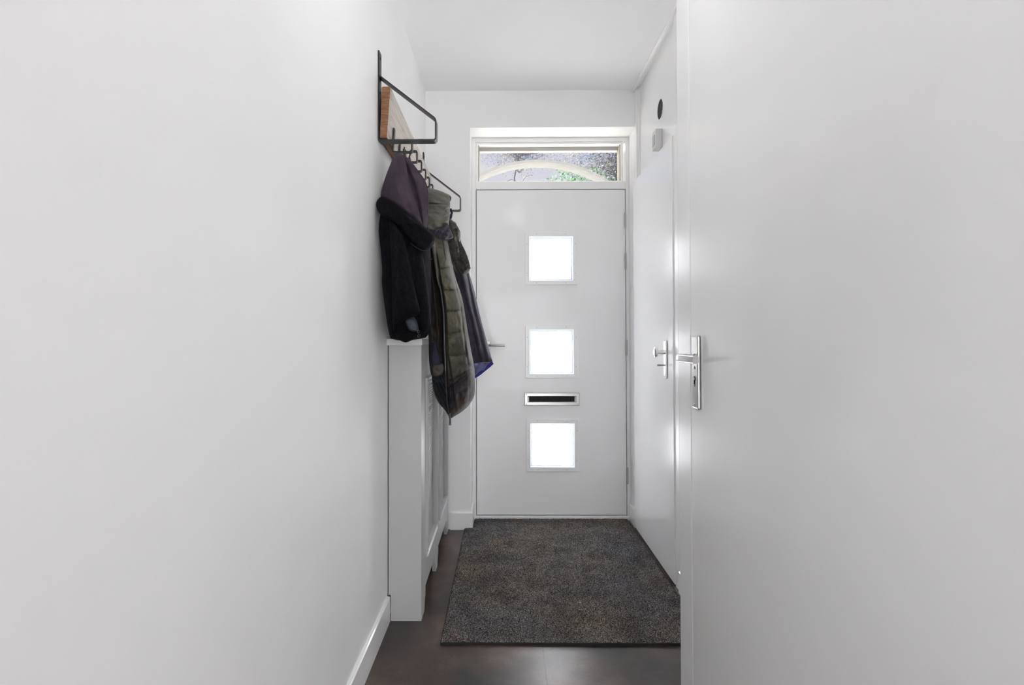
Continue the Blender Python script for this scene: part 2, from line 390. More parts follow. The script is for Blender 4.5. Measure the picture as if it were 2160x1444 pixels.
# right side: wall behind the toilet door frame
b = NB()
box(b, R, 1.0, 3.262, E + 0.40, 0, RZ); box(b, R, 1.0, 3.202, 3.262, 2.058, H); box(b, R, 1.0, 1.70, 2.44, 0, H)
box(b, 0.802, 1.0, 2.44, 3.262, 2.0, H); box(b, 0.84, 1.0, 2.44, 3.262, 0, 2.0)
struct('wall_right', b, M_wall, 'white right wall around the toilet door', 'wall')
struct('wall_right_step', bx(0.61, 1.0, 1.700, 1.756, 0, H), M_wall, 'return of the protruding wall behind the near door post', 'wall')
b = NB(); box(b, 0.62, 1.0, 0.58, 1.70, 2.40, H); box(b, 0.66, 1.0, 0.50, 1.70, 0, 2.40); box(b, XN + 0.006, 1.0, 0.30, 0.54, 0, H); box(b, 1.0, 4.0, 0.30, 0.42, 0, H)
struct('wall_right_near', b, M_wall, 'white wall around the tall near door at the right', 'wall')
b = NB()
box(b, L, 4.1, -4.1, -4.0, 0, 0.5); box(b, L, 4.1, -4.1, -4.0, 2.4, H); box(b, L, -0.7, -4.1, -4.0, 0.5, 2.4); box(b, 2.7, 4.1, -4.1, -4.0, 0.5, 2.4); box(b, L, 4.1, -4.25, -4.12, 0, H)
struct('wall_back', b, M_wall, 'white living room wall with a wide window behind the viewer', 'wall')
struct('wall_living_room', bx(4.0, 4.1, -4.1, 0.42, 0, H), M_wall, 'white side wall of the living room behind the viewer', 'wall')

def skirting(name, x0, x1, y0, y1, h, label, side):
    """box board with a chamfered top on the given room side"""
    b = NB(); c = 0.004
    if side in '+x-x':
        s = 1 if side == '+x' else -1; wx = x0 if s > 0 else x1; fx = x1 if s > 0 else x0
        pr = [(wx, 0), (fx, 0), (fx, h - c), (fx - s * c, h), (wx, h)]
        A = [b.verts.new((x, y0, z)) for x, z in pr]; B = [b.verts.new((x, y1, z)) for x, z in pr]
    else:
        pr = [(y1, 0), (y0, 0), (y0, h - c), (y0 + c, h), (y1, h)]
        A = [b.verts.new((x0, y, z)) for y, z in pr]; B = [b.verts.new((x1, y, z)) for y, z in pr]
    n = len(pr)
    for i in range(n): b.faces.new((A[i], A[(i + 1) % n], B[(i + 1) % n], B[i]))
    b.faces.new(A[::-1]); b.faces.new(B)
    return struct(name, b, M_trim, label, 'baseboard')
skirting('baseboard_left', L, L + 0.0125, -4.0, 2.185, 0.100, 'white baseboard along the left wall, ending at the radiator cover', '+x')
skirting('baseboard_end', -0.325, RX + 0.013, E - 0.013, E, 0.101, 'white baseboard on the end wall between radiator cover and front door', '-y')
skirting('baseboard_recess', RX, RX + 0.013, E, 3.40, 0.110, 'short white baseboard inside the left door reveal', '+x')
skirting('baseboard_right', R - 0.010, R, 3.262, 3.400, 0.100, 'short white baseboard between front door and toilet door', '-x')
skirting('baseboard_right_near', R - 0.012, R, 1.757, 2.44, 0.095, 'white baseboard on the right wall before the toilet door', '-x')
struct('trim_1', bx(R - 0.020, R, 2.0, E, H - 0.016, H, bev=0.004), M_trim, 'thin white cove strip where ceiling meets the right wall', 'trim')

# ------------------------------------------------------------------ front door set
# outer frame of the door opening
fr = root('trim_2', (0.28, D, 0), 'white stepped wooden frame around front door and transom window', 'door frame', kind='structure')
b = NB(); FY = D - 0.004
box(b, RX, -0.1805, FY, D + 0.09, 0, RZ, bev=0.003)
box(b, 0.7570, R, FY, D + 0.09, 0, RZ, bev=0.003)
obj('side_post', b, M_trim, fr)
b = NB()
box(b, -0.1805, 0.7570, FY, D + 0.09, 2.0595, 2.108, bev=0.003)
obj('transom_bar', b, M_trim, fr)
b = NB()
box(b, -0.1805, 0.7570, FY, D + 0.09, 2.360, RZ, bev=0.003)
obj('head_rail', b, M_trim, fr)
obj('rebate_step', picture_frame(NB(), -0.1805, 0.7440, 2.100, 2.360, 0.014, FY + 0.010, D + 0.06, 0.003), M_trim, fr)
b = NB(); box(b, RX, R, D - 0.012, D + 0.12, 0, 0.026, bev=0.003)
obj('threshold', b, M_trim, fr)
b = NB()   # dark rebate behind the leaf
box(b, -0.1800, 0.7565, D + 0.046, D + 0.052, 0.026, 2.059)
obj('seal', bx(-0.1800, -0.1770, D + 0.012, D + 0.046, 0.026, 2.059), M_gap, fr)
obj('seal', bx(0.7530, 0.7565, D + 0.012, D + 0.046, 0.026, 2.059), M_gap, fr)
obj('seal', bx(-0.1800, 0.7565, D + 0.012, D + 0.046, 2.0555, 2.059), M_gap, fr)
obj('seal', bx(-0.1800, 0.7565, D + 0.012, D + 0.046, 0.026, 0.030), M_gap, fr)
b.free()

d1 = root('door_1', (0.288, D, 0.03), 'white front door with three square frosted panes and a letter slot', 'door', kind='structure')
WIN = [(0.126, 0.4535, 1.460, 1.789), (0.1275, 0.4550, 0.878, 1.207), (0.1310, 0.4580, 0.299, 0.625)]
SLX0, SLX1, SLZ0, SLZ1 = 0.150, 0.434, 0.725, 0.771
b = NB()
x0, x1, z0, z1 = -0.1765, 0.7530, 0.031, 2.0550
holes = [(a + 0.030, c - 0.030, e_ + 0.030, g - 0.030) for (a, c, e_, g) in WIN] + [(SLX0, SLX1, SLZ0, SLZ1)]
holes.sort(key=lambda q: q[2]); zc = z0
for (a, c, e_, g) in holes:
    box(b, x0, x1, D, D + 0.045, zc, e_)
    box(b, x0, a, D, D + 0.045, e_, g); box(b, c, x1, D, D + 0.045, e_, g); zc = g
box(b, x0, x1, D, D + 0.045, zc, z1)
bmesh.ops.remove_doubles(b, verts=b.verts, dist=1e-5)
obj('leaf', b, M_door, d1)
for (a, c, e_, g) in WIN:
    t = obj('window_trim', picture_frame(NB(), a, c, e_, g, 0.029, D - 0.007, D + 0.004, 0.002), M_trim, d1)
    obj('glazing_edge', picture_frame(NB(), a + 0.0285, c - 0.0285, e_ + 0.0285, g - 0.0285, 0.009, D + 0.012, D + 0.030, 0.001), M_spacer, t)
    obj('frosted_pane', bx(a + 0.031, c - 0.031, D + 0.022, D + 0.026, e_ + 0.031, g - 0.031), M_frost, t)
    b = NB()
    for (sx_, sz_) in ((0.2, 0), (0.8, 0), (0.2, 1), (0.8, 1), (0, 0.2), (0, 0.8), (1, 0.2), (1, 0.8)):
        px_ = a + 0.012 + (c - a - 0.024) * sx_; pz_ = e_ + 0.012 + (g - e_ - 0.024) * sz_
        cyl(b, (px_, D - 0.0072, pz_), (px_, D - 0.0055, pz_), 0.0026, n=10)
    obj('screw', b, M_grey, t)
sl = obj('letter_slot', picture_frame(NB(), 0.121, 0.4635, 0.709, 0.7875, 0.0225, D - 0.008, D + 0.003, 0.003), M_steel, d1, label='stainless steel letter slot frame with black brush')
b = NB(); random.seed(5)
box(b, SLX0 - 0.008, SLX1 + 0.008, D + 0.010, D + 0.030, SLZ0 - 0.004, SLZ1 + 0.004)
for i in range(150):
    x = SLX0 + 0.001 + (SLX1 - SLX0 - 0.002) * i / 149
    for zz, dz in ((SLZ1 + 0.002, -1), (SLZ0 - 0.002, 1)):
        cyl(b, (x, D + 0.006, zz), (x + random.uniform(-.001, .001), D + 0.004 + random.uniform(-.001, .001), zz + dz * 0.026), 0.0009, 0.0004, n=4, cap=False)
obj('brush', b, M_brush, sl)
b = NB()
for px_, pz_ in ((0.133, 0.718), (0.452, 0.718), (0.133, 0.779), (0.452, 0.779)):
    lathe(b, (px_, D - 0.0078, pz_), (0, -1, 0), [(0, 0.0035), (0.001, 0.0032), (0.0015, 0.001)], 12)
obj('screw', b, M_screw, sl)
# lever handle of the front door
h = obj('handle_rosette', bx(-0.118, -0.092, D - 0.008, D, 1.052, 1.112, bev=0.003), M_steel, d1, label='stainless steel lever handle')
b = NB(); cyl(b, (-0.105, D - 0.004, 1.084), (-0.105, D - 0.052, 1.084), 0.008)
tube(b, [(-0.105, D - 0.046, 1.084), (-0.100, D - 0.053, 1.084), (-0.088, D - 0.055, 1.084), (0.000, D - 0.055, 1.084)], 0.0078, 16)
obj('lever', b, M_steel, h, smooth=40)
for (zt, zb, xx) in ((1.906, 1.817, 0.7495), (1.656, 1.561, 0.7505), (1.114, 1.020, 0.7535), (0.322, 0.226, 0.7565)):
    b = NB(); n = 5; hh = (zt - zb) / n
    for i in range(n): cyl(b, (xx + 0.003, D - 0.006, zb + i * hh + 0.0013), (xx + 0.003, D - 0.006, zb + (i + 1) * hh - 0.0013), 0.0068, n=14)
    cyl(b, (xx + 0.003, D - 0.006, zb - 0.004), (xx + 0.003, D - 0.006, zt + 0.004), 0.0048, n=12)
    obj('hinge', b, M_grey, d1, smooth=40, label='painted knuckle hinge')

w1 = root('window_1', (0.28, D + 0.03, 2.108), 'clear transom window above the front door showing a white arch and foliage', 'window', kind='structure')
obj('glass', bx(-0.164, 0.730, D + 0.040, D + 0.045, 2.106, 2.362), M_clear, w1)
b = NB(); box(b, -0.162, 0.728, D + 0.050, D + 0.075, 2.352, 2.372, bev=0.002); box(b, -0.162, 0.722, D + 0.060, D + 0.10, 2.322, 2.349, bev=0.002)
obj('window_frame', b, M_cream, w1, label='cream outer top rails')
b = NB(); box(b, -0.1660, -0.1600, D + 0.020, D + 0.09, 2.108, 2.36); box(b, 0.724, 0.731, D + 0.020, D + 0.09, 2.108, 2.36)
obj('window_frame', b, M_cream, w1)
b = NB(); box(b, -0.160, 0.724, D + 0.030, D + 0.034, 2.108, 2.1105)
obj('glazing_bead', b, M_gap, w1)

# ------------------------------------------------------------------ toilet door in the right wall
tf = root('trim_3', (R, 2.8, 0), 'white toilet door frame rising to the ceiling with a recessed panel above', 'door frame', kind='structure')
b = NB(); box(b, 0.7745, 0.84, 2.440, 2.487, 0, H, bev=0.002); box(b, 0.7745, 0.84, 2.487, 2.5022, 0, 2.056)
obj('post', b, M_trim, tf)
b = NB(); box(b, 0.775, 0.84, 3.204, 3.262, 0, H, bev=0.003)
obj('post', b, M_trim, tf)
obj('glazing_bead', bx(0.786, 0.803, 3.188, 3.204, 2.06, H, bev=0.003), M_trim, tf)
obj('glazing_bead', bx(0.786, 0.803, 2.487, 2.503, 2.06, H, bev=0.003), M_trim, tf)
obj('head_rail', bx(0.776, 0.84, 2.487, 3.204, 2.000, 2.050, bev=0.002), M_trim, tf)
obj('over_panel', bx(0.797, 0.806, 2.487, 3.204, 2.050, H), M_trim, tf)

d2 = root('door_2', (0.765, 2.88, 0.008), 'smooth white toilet door with a round knob in the right wall', 'door', kind='structure')
obj('leaf', bx(0.7690, 0.7790, 2.502, 3.256, 0.008, 2.057, bev=0.002, seg=3), M_gloss, d2)
hp = obj('handle_plate', bx(0.7560, 0.7640, 2.590, 2.628, 0.935, 1.115, bev=0.003), M_steelw, d2, label='pale nickel handle plate with knob and thumb turn')
b = NB(); lathe(b, (0.757, 2.609, 1.060), (-1, 0, 0), [(0, 0.012), (0.004, 0.0105), (0.026, 0.0090), (0.032, 0.0095), (0.036, 0.017), (0.040, 0.025), (0.046, 0.0265), (0.050, 0.024), (0.053, 0.014), (0.054, 0.002)], 32)
obj('knob', b, M_steelw, hp, smooth=50)
b = NB(); cyl(b, (0.757, 2.609, 0.998), (0.737, 2.609, 0.998), 0.0035, n=12); box(b, 0.720, 0.740, 2.6065, 2.6115, 0.9940, 1.0020, bev=0.001)
box(b, 0.7545, 0.757, 2.6070, 2.6110, 0.987, 1.009)
obj('thumb_turn', b, M_screw, hp)
b = NB()
for zz in (0.944, 1.106): cyl(b, (0.7562, 2.609, zz), (0.7550, 2.609, zz), 0.003, n=10)
obj('screw', b, M_screw, hp)

hp.location.x += 0.005
# things fixed to the panel above the toilet door
v = root('ventilation_rosette', (0.797, 2.77, 2.292), 'round dark ventilation rosette with white rim above the toilet door', 'vent')
b = NB(); R0, R1, n = 0.052, 0.0485, 40; rings = []
for (rr, xx) in ((R0, 0.797), (R0, 0.7935), (R0 - 0.001, 0.7925), (R1, 0.7925), (R1, 0.795)):
    rings.append([b.verts.new((xx, 2.77 + rr * math.cos(2 * math.pi * i / n), 2.292 + rr * math.sin(2 * math.pi * i / n))) for i in range(n)])
for A, B in zip(rings, rings[1:]):
    for i in range(n): b.faces.new((A[i], A[(i + 1) % n], B[(i + 1) % n], B[i]))
obj('rim', b, M_trim, v, smooth=40)
obj('mesh_disc', cyl(NB(), (0.797, 2.77, 2.292), (0.7935, 2.77, 2.292), R1, n=40), M_vent, v)
c = root('door_chime', (0.797, 2.79, 2.10), 'small pale grey door chime box below the round vent', 'chime')
obj('housing', bx(0.7630, 0.797, 2.744, 2.810, 2.089, 2.184, bev=0.003), M_chime, c)
obj('grille', bx(0.7605, 0.7635, 2.764, 2.800, 2.108, 2.160, bev=0.001), M_grey, c)
obj('cable_cover', bx(R - 0.006, R, 3.266, 3.300, 0.229, 0.306, bev=0.001), M_trim, None, label='small white blank cover plate low on the wall beside the front door', cat='cover plate')

# ------------------------------------------------------------------ near door at the right
struct('trim_4', bx(XN, 0.66, 1.6425, 1.757, 0, H, bev=0.003), M_trim, 'white vertical door post left of the large near door', 'door post')
d3 = root('door_3', (XN, 1.1, 0.008), 'large smooth white near door with aluminium lever handle filling the right side', 'door', kind='structure')
obj('leaf', bx(XN, XN + 0.040, 0.560, 1.6395, 0.008, 2.315, bev=0.004, seg=4), M_gloss, d3)
hp = obj('handle_plate', bx(XN - 0.0095, XN, 1.5560, 1.6060, 0.924, 1.134, bev=0.004, seg=3), M_alu, d3, label='satin aluminium handle plate with lever and keyhole')
b = NB()
yl, zl = 1.583, 1.070
lathe(b, (XN - 0.009, yl, zl), (-1, 0, 0), [(0, 0.0125), (0.003, 0.0125), (0.004, 0.0105), (0.034, 0.0100)], 24)
pa = [(XN - 0.030, 1.5835), (XN - 0.054, 1.5835), (XN - 0.056, 1.560), (XN - 0.055, 1.500), (XN - 0.053, 1.446)]
rr = rounded(pa, 0.006, 4); Ls = []
hw = 0.0115
for i, (x, y) in enumerate(rr):
    a_ = Vector(rr[max(i - 1, 0)]); c_ = Vector(rr[min(i + 1, len(rr) - 1)]); t_ = (c_ - a_).normalized(); nn = Vector((-t_.y, t_.x)); q = Vector((x, y)); ring = []
    for k in range(16):
        an = 2 * math.pi * k / 16; cx_, cz_ = math.cos(an), math.sin(an)
        ox = 0.0085 * (abs(cx_) ** 0.6) * (1 if cx_ > 0 else -1); oz = hw * (abs(cz_) ** 0.6) * (1 if cz_ > 0 else -1)
        ring.append(b.verts.new((q.x + nn.x * ox, q.y + nn.y * ox, zl + oz)))
    Ls.append(ring)
for A, B in zip(Ls, Ls[1:]):
    for i in range(16): b.faces.new((A[i], A[(i + 1) % 16], B[(i + 1) % 16], B[i]))
b.faces.new(Ls[0]); b.faces.new(Ls[-1][::-1])
obj('lever', b, M_alu, hp, smooth=45)
b = NB(); cyl(b, (XN - 0.0092, yl, 1.010), (XN - 0.0100, yl, 1.010), 0.0078, n=20); box(b, XN - 0.0100, XN - 0.0092, yl - 0.0042, yl + 0.0042, 0.988, 1.008)
obj('keyhole', b, M_hole, hp)
b = NB(); cyl(b, (XN - 0.0094, yl, 1.0105), (XN - 0.0112, yl, 1.0105), 0.0052, n=20)
cyl(b, (XN - 0.0094, yl, 0.9915), (XN - 0.0108, yl, 0.9915), 0.0030, n=12)
obj('lock_cylinder', b, M_steel, hp)
b = NB()
for zz in (1.042, 0.935): lathe(b, (XN - 0.0095, yl, zz), (-1, 0, 0), [(0, 0.0045), (0.001, 0.0042), (0.0016, 0.002)], 14)
obj('screw', b, M_screw, hp)

# ------------------------------------------------------------------ door mat
def make_mat():
    x0, x1, y0, y1, y2, xr = -0.2385, 0.752, 2.024, 3.222, 3.394, -0.186
    step = 0.0045; nx = int((x1 - x0) / step); ny = int((y2 - y0) / step); random.seed(3)
    b = NB(); grid = {}
    def inside(i, j):
        x = x0 + i * step; y = y0 + j * step
        return y <= y1 or x >= xr
    for j in range(ny + 1):
        for i in range(nx + 1):
            if inside(i, j):
                edge = i in (0, nx) or j in (0, ny)
                z = 0.0105 + random.uniform(0, 0.0045) - (0.004 if edge else 0)
                grid[i, j] = b.verts.new((x0 + i * step + random.uniform(-.0015, .0015), y0 + j * step + random.uniform(-.0015, .0015), z))
    for j in range(ny):
        for i in range(nx):
            q = [(i, j), (i + 1, j), (i + 1, j + 1), (i, j + 1)]
            if all(k in grid for k in q): b.faces.new([grid[k] for k in q])
    r = root('doormat', ((x0 + x1) / 2, 2.7, 0), 'large speckled grey brown doormat on the tiles before the front door', 'doormat')
    bk = NB(); box(bk, x0 - 0.002, x1 + 0.002, y0 - 0.004, y1 + 0.002, 0, 0.0085); box(bk, xr - 0.002, x1 + 0.002, y1 + 0.002, y2 + 0.002, 0, 0.0085)
    obj('backing', bk, M_matedge, r, label='dark rubber edge')
    obj('pile', b, M_mat, r, recalc=False)
make_mat()

# ------------------------------------------------------------------ radiator cover
rc = root('radiator_cover', (-0.40, 2.7, 0), 'light grey slatted radiator cover cabinet under the hanging coats', 'radiator cover')
CXF, CY0, CY1, CT = -0.336, 2.190, 3.222, 1.100
def side_panel(y0, y1):
    b = NB()
    pr = [(-0.4585, 0), (CXF - 0.018, 0), (CXF - 0.018, CT), (L + 0.0055, CT), (L + 0.0055, 0.104), (-0.4585, 0.104)]
    A = [b.verts.new((x, y0, z)) for x, z in pr]; B = [b.verts.new((x, y1, z)) for x, z in pr]
    for i in range(6): b.faces.new((A[i], A[(i + 1) % 6], B[(i + 1) % 6], B[i]))
    b.faces.new(A[::-1]); b.faces.new(B); return b
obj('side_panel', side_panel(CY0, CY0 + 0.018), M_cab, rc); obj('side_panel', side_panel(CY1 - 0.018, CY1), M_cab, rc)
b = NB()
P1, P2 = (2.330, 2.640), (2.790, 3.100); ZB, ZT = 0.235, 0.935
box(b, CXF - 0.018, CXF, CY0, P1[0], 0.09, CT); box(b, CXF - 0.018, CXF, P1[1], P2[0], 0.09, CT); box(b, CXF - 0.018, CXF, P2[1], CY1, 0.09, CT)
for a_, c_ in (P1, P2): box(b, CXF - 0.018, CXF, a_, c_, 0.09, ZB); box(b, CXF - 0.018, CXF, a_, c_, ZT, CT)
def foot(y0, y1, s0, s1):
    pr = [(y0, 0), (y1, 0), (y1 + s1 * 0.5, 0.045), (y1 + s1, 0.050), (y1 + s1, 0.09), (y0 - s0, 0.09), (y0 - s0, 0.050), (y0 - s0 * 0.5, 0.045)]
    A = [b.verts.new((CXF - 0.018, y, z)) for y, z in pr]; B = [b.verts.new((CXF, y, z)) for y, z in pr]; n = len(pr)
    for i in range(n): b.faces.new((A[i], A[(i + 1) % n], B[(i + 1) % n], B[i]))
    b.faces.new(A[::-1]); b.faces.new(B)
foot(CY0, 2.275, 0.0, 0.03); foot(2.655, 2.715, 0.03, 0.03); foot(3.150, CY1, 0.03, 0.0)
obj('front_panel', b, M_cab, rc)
for a_, c_ in (P1, P2):
    fm = obj('moulding', picture_frame(NB(), a_ - 0.026, c_ + 0.026, ZB - 0.026, ZT + 0.026, 0.030, CXF + 0.0055, CXF - 0.002, 0.004, 'YZ'), M_cab, rc)
    obj('moulding_bead', picture_frame(NB(), a_ - 0.010, c_ + 0.010, ZB - 0.010, ZT + 0.010, 0.012, CXF + 0.0080, CXF - 0.010, 0.003, 'YZ'), M_cab, fm)
    b = NB(); xg = CXF - 0.017; z = ZB - 0.004                      # fine horizontal slats with thin upright wires behind
    while z < ZT:
        box(b, xg, xg + 0.004, a_ - 0.004, c_ + 0.004, z, z + 0.0056); z += 0.0090
    y = a_
    while y < c_: box(b, xg - 0.003, xg, y, y + 0.003, ZB - 0.004, ZT + 0.004); y += 0.03
    obj('slatted_grille', b, M_cab, rc)
obj('shade_panel', bx(-0.392, -0.386, CY0 + 0.02, CY1 - 0.02, 0.12, 1.08), M_shade, rc, label='dark sheet standing in for the shade behind the slats')  # dark sheet added so the gaps between the slats read as shaded
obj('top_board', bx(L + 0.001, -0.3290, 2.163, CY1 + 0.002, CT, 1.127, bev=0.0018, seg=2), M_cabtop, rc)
# ------------------------------------------------------------------ coat rack
rk = root('coat_rack', (L, 2.6, 1.86), 'wall coat rack of reclaimed timber plank and black steel brackets with hooks', 'coat rack')
XT = L + 0.012
b = NB()
zb0, zt0 = 1.875, 2.068
for y0_, y1_ in ((2.016, 3.16),):
    q = [(L + 0.0075, zb0), (L + 0.0335, zb0), (L + 0.0470, zt0), (L + 0.0150, zt0)]
    A = [b.verts.new((x, y0_, z)) for x, z in q]; B = [b.verts.new((x, y1_, z)) for x, z in q]
    fs = []
    for i in range(4):
        f_ = b.faces.new((A[i], A[(i + 1) % 4], B[(i + 1) % 4], B[i])); f_.material_index = 1 if i == 1 else 0
    b.faces.new(A[::-1]); b.faces.new(B)
bmesh.ops.recalc_face_normals(b, faces=b.faces)
bmesh.ops.bevel(b, geom=list(b.edges), offset=0.002, segments=2, affect='EDGES')
obj('plank', b, [M_wood, M_woodface], rk, label='timber plank with brown end grain and pale front')
def bracket(y):
    b = NB(); w = 0.036
    strap(b, rounded([(L + 0.003, 2.203), (L + 0.003, 1.866), (-0.2560, 1.866), (-0.2560, 1.945), (L + 0.006, 2.108)], 0.010, 4), w, 0.0055, y)
    for zz in (2.180, 2.050): cyl(b, (L + 0.0055, y + w / 2, zz), (L + 0.0080, y + w / 2, zz), 0.0055, n=14)
    return obj('bracket', b, M_black, rk, smooth=35)
bracket(2.014); bracket(3.128)
def hook_mesh():
    b = NB(); w = 0.020; xb = L + 0.047
    strap(b, rounded([(xb - 0.004, 1.945), (xb - 0.010, 1.852), (-0.3600, 1.852), (-0.3600, 1.897), (-0.3770, 1.897)], 0.006, 4), w, 0.0052, 0)
    strap(b, [(-0.3900, 1.8535), (-0.3895, 1.8720)], w * 0.6, 0.0045, 0.003)
    for v_ in b.verts: v_.co.y -= w / 2
    return b
h0 = obj('hook', hook_mesh(), M_black, rk, smooth=35)
ys = [2.110 + 0.122 * i for i in range(7)]
h0.location.y = ys[0] - 2.6
for y in ys[1:]:
    hk = h0.copy(); COL.objects.link(hk); hk.parent = rk; hk.location = (h0.location.x, y - 2.6, h0.location.z)

# ------------------------------------------------------------------ clothes
def poly(pts):
    """arc-length parametrised smooth polyline through (u, v) points -> f(t)"""
    p = [Vector(q) for q in pts]
    dense = []
    for i in range(len(p) - 1):
        a = p[max(i - 1, 0)]; b_ = p[i]; c_ = p[i + 1]; d = p[min(i + 2, len(p) - 1)]
        for k in range(12):
            t = k / 12; t2, t3 = t * t, t * t * t
            dense.append(0.5 * ((2 * b_) + (c_ - a) * t + (2 * a - 5 * b_ + 4 * c_ - d) * t2 + (3 * b_ - a - 3 * c_ + d) * t3))
    dense.append(p[-1]); S = [0.0]
    for a, b_ in zip(dense, dense[1:]): S.append(S[-1] + max((b_ - a).length, 1e-6))
    T = S[-1]
    def f(t):
        x = min(max(t, 0), 1) * T; lo, hi = 0, len(S) - 1
        while hi - lo > 1:
            m = (lo + hi) // 2
            if S[m] <= x: lo = m
            else: hi = m
        k = (x - S[lo]) / (S[hi] - S[lo]); return dense[lo].lerp(dense[hi], k)
    return f
def clampc(p, zmin=None):
    x, y, z = p; x = max(x, L + 0.004)
    if 2.150 < y < 3.235:
        if z < 1.092: x = max(x, -0.328)
        elif z < 1.130:
            if x < -0.328: z = 1.1305
        if z < 1.130: x = max(x, -0.322)
    return Vector((x, y, z))
def garment(name, left, right, top, bottom, YL, YR, front, back, fold, mat, parent, nu=60, nv=90, label=None, expo=0.5, YT=0.0, rough=0.0, rfreq=60):
    """closed cloth body: patch of four outline curves, bulging to both sides, with fold heights in metres"""
    fl, fr_, ft, fb = poly(left), poly(right), poly(top), poly(bottom)
    b = NB(); G = {}
    c00, c10, c01, c11 = ft(0), ft(1), fb(0), fb(1)
    for side in (0, 1):
        for j in range(nv + 1):
            t = j / nv
            for i in range(nu + 1):
                s = 0.5 - 0.5 * math.cos(math.pi * i / nu)
                if side == 1 and (i in (0, nu) or j in (0, nv)): G[1, i, j] = G[0, i, j]; continue
                q = fl(t) * (1 - s) + fr_(t) * s + ft(s) * (1 - t) + fb(s) * t - (c00 * (1 - s) * (1 - t) + c10 * s * (1 - t) + c01 * (1 - s) * t + c11 * s * t)
                y0 = YL + (YR - YL) * s + YT * (1 - t)
                prof = max(0.0, 1 - (2 * s - 1) ** 2) ** expo * max(0.0, 1 - (2 * t - 1) ** 10) ** 0.5
                if side == 0:
                    hgt = front * prof
                    ef = min(1.0, 6 * s, 6 * (1 - s)) * min(1.0, 12 * t, 12 * (1 - t))
                    hgt += fold(q.x, q.y, s, t) * ef
                    if rough: hgt += rough * noise.noise(Vector((q.x / rfreq * 10, q.y / rfreq * 10, 3.3))) * ef
                    p = P(q.x, q.y, y0 - hgt)
                else:
                    hgt = back * prof + 0.006 * math.sin(q.x * 0.25 + q.y * 0.02) * prof
                    p0 = P(q.x, q.y, y0); p = Vector((p0.x, y0 + hgt, p0.z))
                G[side, i, j] = b.verts.new(clampc(p))
    for side in (0, 1):
        for j in range(nv):
            for i in range(nu):
                q = [G[side, i, j], G[side, i + 1, j], G[side, i + 1, j + 1], G[side, i, j + 1]]
                if side: q = q[::-1]
                if len(set(q)) == 4: b.faces.new(q)
    return obj(name, b, mat, parent, smooth=80, label=label)
def interp(pts, x):
    if x <= pts[0][0]: return pts[0][1]
    for (a, va), (c_, vc) in zip(pts, pts[1:]):
        if x <= c_: return va + (vc - va) * (x - a) / (c_ - a)
    return pts[-1][1]
def step(d, w): return 1 / (1 + math.exp(max(-30, min(30, -d / w))))
def ridge(d, w): return math.exp(-(d / w) ** 2)
def nz(u, v, f, k=0.0): return noise.noise(Vector((u * f, v * f, k)))

# ---- black fur coat with plum suede hood, nearest the viewer
c1 = root('fur_coat', (-0.38, 2.08, 1.13), 'black fur coat with plum suede hood hanging nearest, over the radiator cover', 'coat')
lap = [(490, 850), (560, 862), (600, 872), (640, 880), (665, 887)]          # lapel edge u at v
pan = [(520, 888), (580, 897), (640, 905), (700, 908)]
def fur_fold(u, v, s, t):
    return 0.010 * nz(u, v * .4, 0.05) + 0.004 * nz(u, v, 0.15) + 0.0016 * nz(u, v, 0.7, 7) + 0.012 * ridge(u - interp([(480, 806), (600, 813), (700, 824)], v), 5)
def flap_fold(u, v, s, t):
    return 0.012 * ridge(u - interp([(480, 838), (600, 850), (670, 862)], v), 9) + 0.008 * nz(u, v * .4, 0.06, 4) + 0.003 * nz(u, v, 0.18, 2) + 0.0014 * nz(u, v, 0.7, 7)
garment('body', [(802, 452), (799, 480), (800, 500), (806, 560), (806, 600), (812, 650), (818, 690), (824, 714)],
        [(906, 500), (908, 560), (909, 620), (910, 660), (909, 690), (898, 712)],
        [(802, 452), (840, 440), (880, 470), (906, 500)], [(824, 714), (838, 717), (856, 718), (876, 716), (898, 712)],
        2.02, 2.13, 0.09, 0.14, fur_fold, M_fur, c1, 90, 120, rough=0.002)
garment('front_flap', [(820, 462), (824, 520), (826, 580), (827, 640), (829, 702)], [(850, 496), (858, 530), (867, 575), (876, 615), (883, 645), (887, 657)],
        [(820, 462), (832, 470), (850, 496)], [(829, 702), (838, 690), (850, 677), (864, 669), (880, 665), (887, 657)],
        1.972, 1.965, 0.042, 0.06, flap_fold, M_fur, c1, 60, 110, rough=0.002, expo=0.4)
garment('side_panel', [(850, 500), (862, 560), (874, 620), (882, 660), (886, 694)], [(889, 522), (897, 570), (904, 620), (908, 660), (909, 690)],
        [(850, 500), (870, 514), (889, 522)], [(886, 694), (896, 701), (909, 690)],
        2.030, 2.045, 0.035, 0.05, flap_fold, M_fur, c1, 50, 100, rough=0.002, expo=0.4)
# collar band of fur
def col_fold(u, v, s, t): return 0.006 * nz(u, v, 0.09) + 0.0016 * nz(u, v, 0.7, 5) + 0.006 * math.sin(s * 5)
garment('collar', [(797, 420), (793, 430), (796, 443)], [(915, 497), (917, 508), (909, 521)],
        [(797, 420), (806, 414), (822, 421), (840, 434), (857, 450), (876, 463), (894, 476), (915, 497)],
        [(796, 443), (806, 456), (830, 468), (846, 484), (862, 506), (880, 521), (895, 528), (909, 521)],
        1.985, 2.06, 0.075, 0.05, col_fold, M_fur, c1, 90, 40, label='thick black fur collar band', YT=0.0)
tb = NB(); eg = poly([(856, 503), (868, 514), (882, 524), (896, 529), (909, 522), (917, 508), (914, 494), (902, 483)])
tube(tb, [P(eg(i / 40).x, eg(i / 40).y, interp([(0, 2.00), (0.6, 1.985), (1, 2.03)], i / 40)) for i in range(41)], 0.0011, 8)
obj('edge_piping', tb, M_suede, c1, smooth=60)
seam = [(325, 845), (345, 856), (370, 858), (400, 866), (440, 880), (475, 893)]
